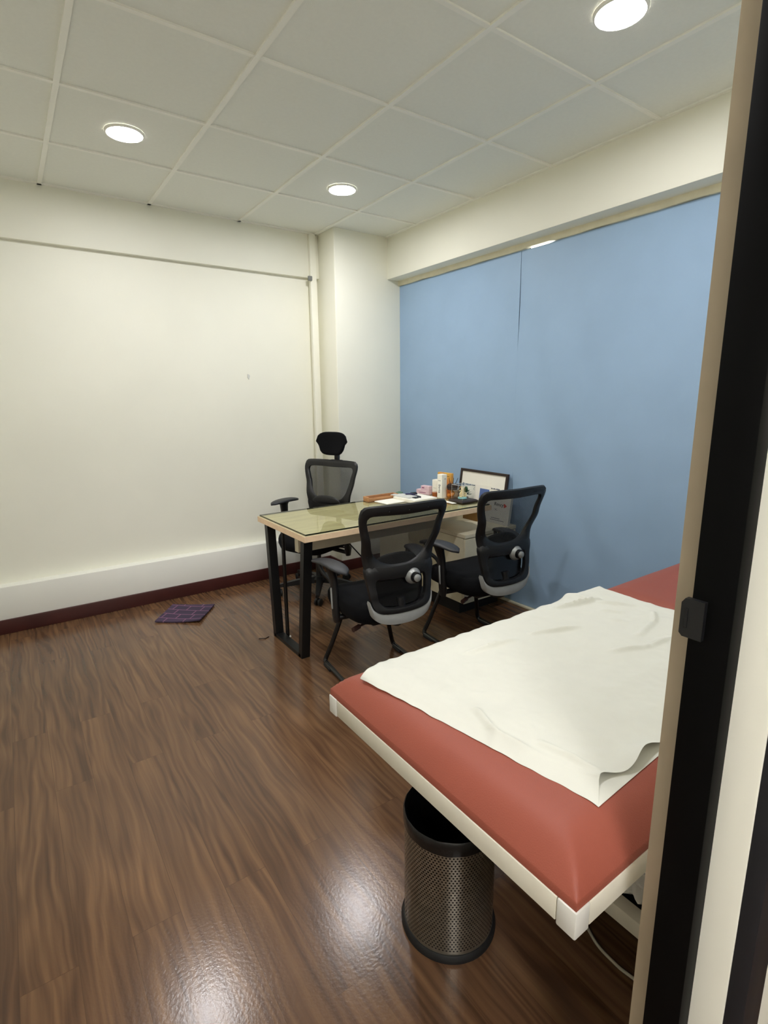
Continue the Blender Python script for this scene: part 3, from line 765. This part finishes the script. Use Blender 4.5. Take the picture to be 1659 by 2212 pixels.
bm = bmesh.new(); lathe(bm, [(.014, .013), (.021, .018), (.019, .026), (.013, .034), (.014, .042), (.010, .050), (.008, .053)], 20)
for s in (-1, 1): tube(bm, catmull([(.0, 0, .045), (.016*s, -.004, .04), (.022*s, -.012, .03), (.012*s, -.016, .025)], 4), .0045, 8); tube(bm, catmull([(0, 0, .02), (.020*s, -.008, .018), (.012*s, -.020, .017)], 4), .006, 8)
lathe(bm, [(.0, .050), (.009, .053), (.0105, .060), (.008, .067), (.004, .072), (0, .076)], 20); build('figure_body', bm, M_idol, fg, 50)
bm = bmesh.new(); rings = []
for k in range(24):
    a = PI*1.25*k/23-.4; rings.append([(.022*math.cos(a), .008+d, .055+.022*math.sin(a)+e) for d, e in ((0, 0), (.003, 0), (.003, .003), (0, .003))])
loft(bm, rings); build('halo', bm, M_gold, fg, 40)
# plant behind the case
pt = thing('small_plant', 'small leafy green plant beside the clear display case', 'plant', (.528, -.545, .5755))
bm = bmesh.new(); lathe(bm, [(.020, .0), (.026, .11), (.028, .140), (.023, .142)], 20); pp = build('pot', bm, M_darkwood, pt, 40)
bm = bmesh.new()
for k in range(44):
    a = R_.uniform(0, 2*PI); el = R_.uniform(-.1, 1.4); r = R_.uniform(.022, .042); ln = R_.uniform(.014, .023)
    d = Vector((math.cos(a)*math.cos(el), math.sin(a)*math.cos(el), math.sin(el))); c = Vector((0, 0, .160))+d*r
    sd = d.cross(Vector((0, 0, 1))).normalized(); up = sd.cross(d)
    vs = [bm.verts.new(c+d*ln*p+sd*ln*.55*q+up*.002*(1-abs(q))) for p, q in ((-.9, 0), (-.2, 1), (.5, .7), (1, 0), (.5, -.7), (-.2, -1))]
    bm.faces.new(vs)
r_ = bmesh.ops.extrude_face_region(bm, geom=bm.faces[:])
for v in r_['geom']:
    if isinstance(v, bmesh.types.BMVert): v.co += Vector((.0004, .0004, .001))
lf = build('foliage', bm, M_leaf, pt); lf['kind'] = 'stuff'
bm = bmesh.new(); loft(bm, [[(.325+a, -.900+b, DZ+z) for a, b in q] for z, q in ((0, ((-.011, -.011), (.011, -.011), (.011, .011), (-.011, .011))), (.022, ((-.003, -.003), (.003, -.003), (.003, .003), (-.003, .003))))])
item('pebble', 'small beige pointed stone in front of the dark case base', 'stone', bm, M_stone, None, None)
# leaning framed certificate on the low cabinet, leaning on the blue sheet
def leaning(name, label, cat, y0, y1, zb, ht, xb, xt, th, m):
    """board standing on zb; bottom at x=xb, top leaning to x=xt; local X along -y, local Y up the board"""
    t = thing(name, label, cat, (0, 0, 0))
    up = Vector((xt-xb, 0, ht)).normalized(); Mx = axes((0, -1, 0), up, (xb, y0, zb)); return t, Mx, abs(y1-y0), Vector((xt-xb, 0, ht)).length
ct, Mx, W, Hh = leaning('framed_certificate', 'dark-framed white certificate leaning against the blue wall behind the desk', 'picture frame', -.412, -.876, .5755, .331, .578, .622, .014, None)
def lb(bm_lo, bm_hi, m, name, par, bev=0.): return build(name, sbox(bm_lo, bm_hi, bev, M=Mx), m, par)
for lo, hi in (((0, 0, -.006), (.018, Hh, .012)), ((W-.018, 0, -.006), (W, Hh, .012)), ((.018, 0, -.006), (W-.018, .018, .012)), ((.018, Hh-.018, -.006), (W-.018, Hh, .012))): lb(lo, hi, M_darkwood, 'frame_rail', ct, .002)
lb((.016, .016, -.004), (W-.016, Hh-.016, .004), M_paper, 'certificate_sheet', ct)
hd = lb((.060, Hh-.118, .004), (.40, Hh-.115, .0046), M_ink, 'heading_line', ct)
x = .062
while x < .385:
    w = R_.uniform(.018, .034); lb((x, Hh-.116, .0042), (x+w, Hh-.110, .0050), M_ink, 'heading_word', hd); x += w+.008
bm = bmesh.new(); lathe(bm, [(.012, .0042), (.012, .005), (.0, .005)], 20, M=Mx @ Matrix.Translation((.040, Hh-.116, 0))); build('crest', bm, M_ink, ct)
bm = bmesh.new(); tube(bm, [Mx @ Vector((.165+.012*math.cos(a), Hh-.137+.012*math.sin(a), .0045)) for a in [2*PI*k/24 for k in range(25)]], .0012, 6); build('seal_ring', bm, M_ink, ct)
lb((.19, Hh-.140, .0042), (.27, Hh-.134, .0048), M_grey_paper, 'subheading', ct)
lb((.385, Hh-.20, .0042), (.388, Hh-.118, .0048), M_ink, 'margin_line', ct)
# white folder with a blue square in front of it
fo, Mx, W, Hh = leaning('white_folder', 'white card with a blue square standing before the certificate', 'card', -.60, -.755, .5755, .235, .545, .578, .004, None)
lb((0, 0, -.002), (W, Hh, .002), M_paper, 'card_sheet', fo)
lb((.055, .075, .002), (.145, Hh-.022, .0028), M_bluecard, 'blue_square', fo)
bm = bmesh.new(); lathe(bm, [(.016, .0028), (.016, .0034), (0, .0034)], 24, M=Mx @ Matrix.Translation((.128, Hh-.075, 0))); build('white_disc', bm, M_paper, fo)
# white printed box standing on the cabinet, seen through the chair mesh
wb, Mx, W, Hh = leaning('white_leaflet_box', 'white leaflet box with small dark lettering and red mark behind the right chair', 'box', -.760, -.968, .5755, .192, .520, .548, .03, None)
lb((0, 0, -.022), (W, Hh, .0), M_grey_paper, 'carton', wb, .001)
text_mesh('lettering', 'Rency', .034, M_inkdark, wb, Mx @ Matrix.Translation((.108, Hh-.062, .0006)))
text_mesh('lettering', 'VC', .020, M_ink, wb, Mx @ Matrix.Translation((.088, Hh-.098, .0006)))
for k, (u, v) in enumerate(((.158, -.058), (.170, -.064), (.160, -.070))):
    bm = bmesh.new(); lathe(bm, [(.0075, 0), (.0075, .0008), (0, .0008)], 16, M=Mx @ Matrix.Translation((u, Hh+v, 0))); build('red_mark', bm, M_red_ink, wb)
for k, (u0, u1, v) in enumerate(((.045, .17, .022), (.05, .13, .034))): lb((u0, v, 0), (u1, v+.004, .0006), M_ink, 'print', wb)

# ------------------------------------------------------------------ treatment bed
BX0, BX1, BY0, BY1, BZ = -1.564, .20, -2.975, -2.266, .70
bed = thing('treatment_bed', 'red-brown vinyl treatment bed on a cream metal frame', 'treatment bed', (-.7, -2.62, 0))
def B3(p): return (p[0]+.7, p[1]+2.62, p[2])
def bbox(lo, hi, m, name, bev=.002, par=None): return build(name, sbox(B3(lo), B3(hi), bev), m, par or bed, 40)
fz0, fz1 = .660, .702
fr = bbox((BX0, BY0+.034, fz0), (BX0+.034, BY1-.034, fz1), M_bedframe, 'frame_rail')
bbox((BX1-.034, BY0+.034, fz0), (BX1, BY1-.034, fz1), M_bedframe, 'frame_rail')
bbox((BX0+.034, BY0, fz0), (BX1-.034, BY0+.034, fz1), M_bedframe, 'frame_rail')
bbox((BX0+.034, BY1-.034, fz0), (BX1-.034, BY1, fz1), M_bedframe, 'frame_rail')
for x in (BX0-.001, BX1-.034+.001):
    for y in (BY0-.001, BY1-.034+.001):
        c = bbox((x, y, fz0-.004), (x+.034, y+.034, fz1+.001), M_cap, 'corner_cap', .003); c['label'] = 'white plastic corner cap'
for x in (-.52,):
    bbox((x, BY0+.034, fz0), (x+.03, BY1-.034, fz1), M_bedframe, 'cross_rail')
LX = (-1.098, .06)
for x in LX:
    for y in (BY0+.02, BY1-.06): bbox((x, y, 0), (x+.036, y+.036, fz0), M_bedframe, 'leg')
    bbox((x-.001, BY0+.056, .198), (x+.037, BY1-.060, .240), M_bedframe, 'lower_rail')
for y in (BY0+.02, BY1-.06): bbox((LX[0]+.036, y, .2), (LX[1], y+.036, .238), M_bedframe, 'lower_rail')
bbox((LX[0]+.037, BY0+.056, .205), (LX[1], BY1-.060, .222), M_black, 'lower_shelf')

def mat_h(x, y, x0, x1, y0, y1, T=.062, r=.085, edge=.016):
    d = min(x-x0, x1-x, y-y0, y1-y)
    t = max(0., min(1., d/r)); return edge+(T-edge)*(1-(1-t)**2.3)
MX1 = -.478
def mattress(x0, x1, y0, y1, z0, T, nx, ny, name, tilt=0.):
    bm = bmesh.new(); g = []
    def sp(k, n):                                  # denser near the edges
        s = -1+2*k/n; return .5+.5*math.copysign(1-(1-abs(s))**1.8, s)
    for j in range(ny+1):
        row = []
        for i in range(nx+1):
            x = x0+(x1-x0)*sp(i, nx); y = y0+(y1-y0)*sp(j, ny)
            z = z0+mat_h(x, y, x0, x1, y0, y1, T)+.0012*noise.noise(Vector((x*9, y*9, 0)))+tilt*(x-x0)
            row.append(bm.verts.new(B3((x, y, z))))
        g.append(row)
    for j in range(ny):
        for i in range(nx): bm.faces.new((g[j][i], g[j][i+1], g[j+1][i+1], g[j+1][i]))
    # side walls and bottom
    rim = [g[0][i] for i in range(nx+1)]+[g[j][nx] for j in range(1, ny+1)]+[g[ny][i] for i in range(nx-1, -1, -1)]+[g[j][0] for j in range(ny-1, 0, -1)]
    low = [bm.verts.new((v.co.x, v.co.y, z0+tilt*(v.co.x-.7-x0)+.0005)) for v in rim]; n = len(rim)
    for k in range(n): bm.faces.new((rim[k], rim[(k+1) % n], low[(k+1) % n], low[k]))
    bm.faces.new(low)
    return build(name, bm, M_red, bed, 50)
mattress(BX0+.002, MX1, BY0+.002, BY1-.002, fz1, .066, 64, 44, 'mattress')
mattress(MX1+.006, BX1-.002, BY0+.002, BY1-.002, fz1, .046, 40, 40, 'headrest', .0)
# strip of white paper roll end by the headrest joint
bbox((MX1-.004, BY1-.08, fz1+.001), (MX1+.010, BY1-.03, fz1+.050), M_cap, 'hinge_cover', .004)

# white sheet, folded double, wrinkled
CREASE = (((-.811,-2.358),(-.636,-2.392)),((-.660,-2.403),(-.598,-2.484)),((-.661,-2.327),(-.668,-2.383)),((-1.013,-2.436),(-.874,-2.486)),
 ((-.936,-2.626),(-.832,-2.666)),((-.832,-2.666),(-.731,-2.672)),((-.785,-2.614),(-.663,-2.589)),((-.663,-2.589),(-.597,-2.553)),
 ((-1.235,-2.410),(-1.090,-2.437)),((-1.404,-2.614),(-1.454,-2.759)),((-1.454,-2.759),(-1.442,-2.855)),((-1.427,-2.676),(-1.410,-2.807)),
 ((-1.381,-2.763),(-1.364,-2.869)),((-.706,-2.450),(-.669,-2.495)),((-.747,-2.506),(-.727,-2.538)))
CH = (.016, .010, .009, .012, .009, .009, .008, .011, .012, .018, .016, .016, .014, .007, .007)
def seg_d(p, a, b):
    a, b = Vector(a), Vector(b); d = b-a; t = max(0, min(1, (p-a).dot(d)/d.length_squared)); return (p-(a+d*t)).length, t
def under(x, y):
    xx = max(BX0+.002, min(MX1, x)); yy = max(BY0+.002, min(BY1-.002, y))
    return fz1+mat_h(xx, yy, BX0+.002, MX1, BY0+.002, BY1-.002, .066)
def sheet_xy(s, t, upper):
    fl, nl = Vector((-1.522, -2.345)), Vector((-1.427, -2.914))
    frr, nr = Vector((-.512, -2.296)), Vector((-.508, -2.905))
    far = fl.lerp(frr, s); far.y = -2.345+.049*min(1, s/.12) + .009*noise.noise(Vector((s*24, 0, 1)))
    near = nl.lerp(nr, s); near.y = -2.914+.022*math.sin(s*PI*.6)
    if upper and s < .35:
        k = max(0, 1-s/.35); near.y += .034*k*(.7+.3*math.sin(s*34+.6)); near.x += .045*k**3
    p = far.lerp(near, t)
    if s < .02: p += Vector((.004*noise.noise(Vector((t*14, 3, 0))), 0))
    return p
bm = bmesh.new(); NS, NT = 190, 120
def layer(upper):
    g = []
    for j in range(NT+1):
        row = []
        for i in range(NS+1):
            s, t = i/NS, j/NT; p = sheet_xy(s, t, upper)
            z = max(under(p.x, p.y), under(p.x+.02, p.y), under(p.x-.012, p.y)) if t < .97 else under(p.x, p.y)
            w = .0
            if upper:
                w = .0045+.0045*(noise.noise(Vector((p.x*5, p.y*5, 2)))+.4)+.0026*(1-abs(noise.noise(Vector((p.x*11, p.y*11, 5)))))**3
                w += .0008*noise.noise(Vector((p.x*55, p.y*55, 9)))
                for (a, b), h in zip(CREASE, CH):
                    d, q = seg_d(p, a, b); wd = .0075
                    if d < .05: w += h*math.exp(-(d/wd)**2)*(.35+.65*math.sin(PI*min(1, max(0, q*.9+.05))))
                e = min(s*NS/6, 1)
                if t > .93: w += .026*((t-.93)/.07)**1.5*(.6+.6*math.sin(s*30+2.4))*max(0, 1-s/.5)   # lifted near edge
                w += .003*max(0, 1-s/.10)*(1+.8*noise.noise(Vector((t*9, 7, 0))))
                if t < .06: w += .0035*(1-t/.06)*(1+1.6*noise.noise(Vector((s*26, 5, 0))))
                if t < .10: w += .016*(1-t/.10)*math.exp(-((s-.845)/.03)**2)
                w *= .45+.55*min(1, s/.07)
                if s < .012: w = w*(.55+.45*(s/.012)**.5)
                w = max(w, .002)
            else: w = .0012
            row.append(bm.verts.new((p.x, p.y, z+w)))
        g.append(row)
    for j in range(NT):
        for i in range(NS): bm.faces.new((g[j][i], g[j][i+1], g[j+1][i+1], g[j+1][i]))
    return g
a = layer(False); b = layer(True)
for j in range(NT): bm.faces.new((a[j][0], a[j+1][0], b[j+1][0], b[j][0]))       # the fold along the foot end
for i in range(NS): bm.faces.new((a[0][i], b[0][i], b[0][i+1], a[0][i+1]))
o = build('bed_sheet', bm, M_sheet, None, 75)
tag(o, 'white wrinkled cloth sheet folded over the red bed', 'sheet')

# crumpled white plastic below the bed
bm = bmesh.new(); bmesh.ops.create_icosphere(bm, subdivisions=5, radius=1)
for v in bm.verts:
    d = v.co.copy(); k = 1+.28*noise.noise(d*2.3)+.16*abs(noise.noise(d*5.1))
    v.co = Vector((d.x*.13*k, d.y*.09*k, max(-.045, d.z*.075*k)))
o = build('plastic_bag', bm, M_cap, None, 25, (-.92, -2.78, .275)); tag(o, 'crumpled white plastic bag on the shelf under the bed', 'bag')
# white floor cable
bm = bmesh.new(); tube(bm, catmull([(-.95, -2.50, .005), (-.985, -2.60, .004), (-1.011, -2.663, .004), (-1.034, -2.715, .004), (-1.040, -2.77, .004), (-1.037, -2.806, .004), (-1.02, -2.90, .004), (-.99, -2.99, .004)], 8), .004, 8)
tag(build('floor_cable', bm, M_cablew, None, 60), 'thin white cable curling on the floor under the bed', 'cable')

# ------------------------------------------------------------------ waste bin
bn = thing('waste_bin', 'round perforated steel waste bin with black liner under the bed edge', 'bin', (-1.300, -2.425, 0))
Rb, Hb = .121, .352
bm = bmesh.new(); n = 96; uvl = bm.loops.layers.uv.new('UVMap'); zs = [.006+(Hb-.006)*k/24 for k in range(25)]
V = [[bm.verts.new((Rb*math.cos(2*PI*k/n), Rb*math.sin(2*PI*k/n), z)) for k in range(n)] for z in zs]
for j in range(24):
    for k in range(n):
        f = bm.faces.new((V[j][k], V[j][(k+1) % n], V[j+1][(k+1) % n], V[j+1][k]))
        for lp, (kk, zz) in zip(f.loops, ((k, zs[j]), (k+1, zs[j]), (k+1, zs[j+1]), (k, zs[j+1]))):
            lp[uvl].uv = (kk/n*.0092*82, zz)
build('drum', bm, M_perf, bn, 60)
bm = bmesh.new(); lathe(bm, [(.115, 0), (.129, 0), (.130, .010), (.1235, .020), (.120, .020)], 64); build('base_ring', bm, M_rubber, bn, 40)
bm = bmesh.new(); rings = []
for i, (r, z) in enumerate(((.116, .02), (.1155, .10), (.1165, .20), (.1175, Hb), (.121, Hb+.006), (.124, Hb+.002), (.124, Hb-.018), (.1234, Hb-.032))):
    ring = []
    for k in range(n):
        a = 2*PI*k/n; nn = noise.noise(Vector((math.cos(a)*5, math.sin(a)*5, z*20)))
        rr = r+.0016*nn*(1 if i != 2 else 2); zz = z+(.004*nn if i == 7 else 0)
        ring.append((rr*math.cos(a), rr*math.sin(a), zz))
    rings.append(ring)
loft(bm, rings, True, True, False); ln = build('bin_liner', bm, M_liner, bn, 50); ln['label'] = 'black bag folded over the rim'

# ------------------------------------------------------------------ small square mat on the floor
c = Vector((-1.298, .232)); u = Vector((.809, -.588)).normalized()*.148; v = Vector((-u.y, u.x))
mm = thing('floor_mat', 'small square dark purple carpet piece with pink lines on the floor', 'mat', (c.x, c.y, 0), math.atan2(u.y, u.x))
bm = bmesh.new(); g = []; n = 14
for j in range(n+1):
    row = []
    for i in range(n+1):
        x, y = -.148+.296*i/n, -.148+.296*j/n
        row.append(bm.verts.new((x, y, .010+.010*max(0, x/.148)*max(0, -y/.148)+.004*(abs(x)/.148)**3)))
    g.append(row)
for j in range(n):
    for i in range(n): bm.faces.new((g[j][i], g[j][i+1], g[j+1][i+1], g[j+1][i]))
r_ = bmesh.ops.extrude_face_region(bm, geom=bm.faces[:])
for q in r_['geom']:
    if isinstance(q, bmesh.types.BMVert): q.co.z -= .008
build('carpet_pile', bm, M_purple, mm, 40)
# tiny scrap of wrapper on the floor
bm = bmesh.new(); tube(bm, catmull([(-1.045, -.43, .003), (-1.03, -.445, .006), (-1.01, -.45, .003), (-.985, -.44, .003)], 4), [.003]*13, 6)
tag(build('wrapper_scrap', bm, M_brownknob, None, 50), 'tiny twisted scrap on the floor left of the desk leg', 'litter')

# ------------------------------------------------------------------ camera, world, view
def camera():
    yaw, pitch, roll = math.radians(34.966), math.radians(12.011), math.radians(.582)
    f = Vector((math.sin(yaw)*math.cos(pitch), math.cos(yaw)*math.cos(pitch), -math.sin(pitch)))
    r = Vector((math.cos(yaw), -math.sin(yaw), 0)); d = f.cross(r)
    r2 = r*math.cos(roll)+d*math.sin(roll); d2 = -r*math.sin(roll)+d*math.cos(roll)
    cam = bpy.data.cameras.new('camera'); o = bpy.data.objects.new('camera', cam); COL.objects.link(o)
    M = Matrix.Identity(4)
    for i in range(3): M[i][0], M[i][1], M[i][2] = r2[i], -d2[i], -f[i]
    M.translation = (-2.135, -3.327, 1.418); o.matrix_world = M
    cam.sensor_fit = 'HORIZONTAL'; cam.sensor_width = 36; cam.lens = 1148.6/1659*36; cam.clip_start = .02
    scene.camera = o
camera()
w = bpy.data.worlds.new('world'); scene.world = w; w.use_nodes = True
w.node_tree.nodes['Background'].inputs[0].default_value = (.02, .02, .02, 1); w.node_tree.nodes['Background'].inputs[1].default_value = 1
vs = scene.view_settings; vs.view_transform = 'Standard'; vs.look = 'None'; vs.gamma = 1; vs.use_curve_mapping = False
vs.exposure = 2.1
scene.cycles.max_bounces = 12; scene.cycles.diffuse_bounces = 8; scene.cycles.transparent_max_bounces = 24
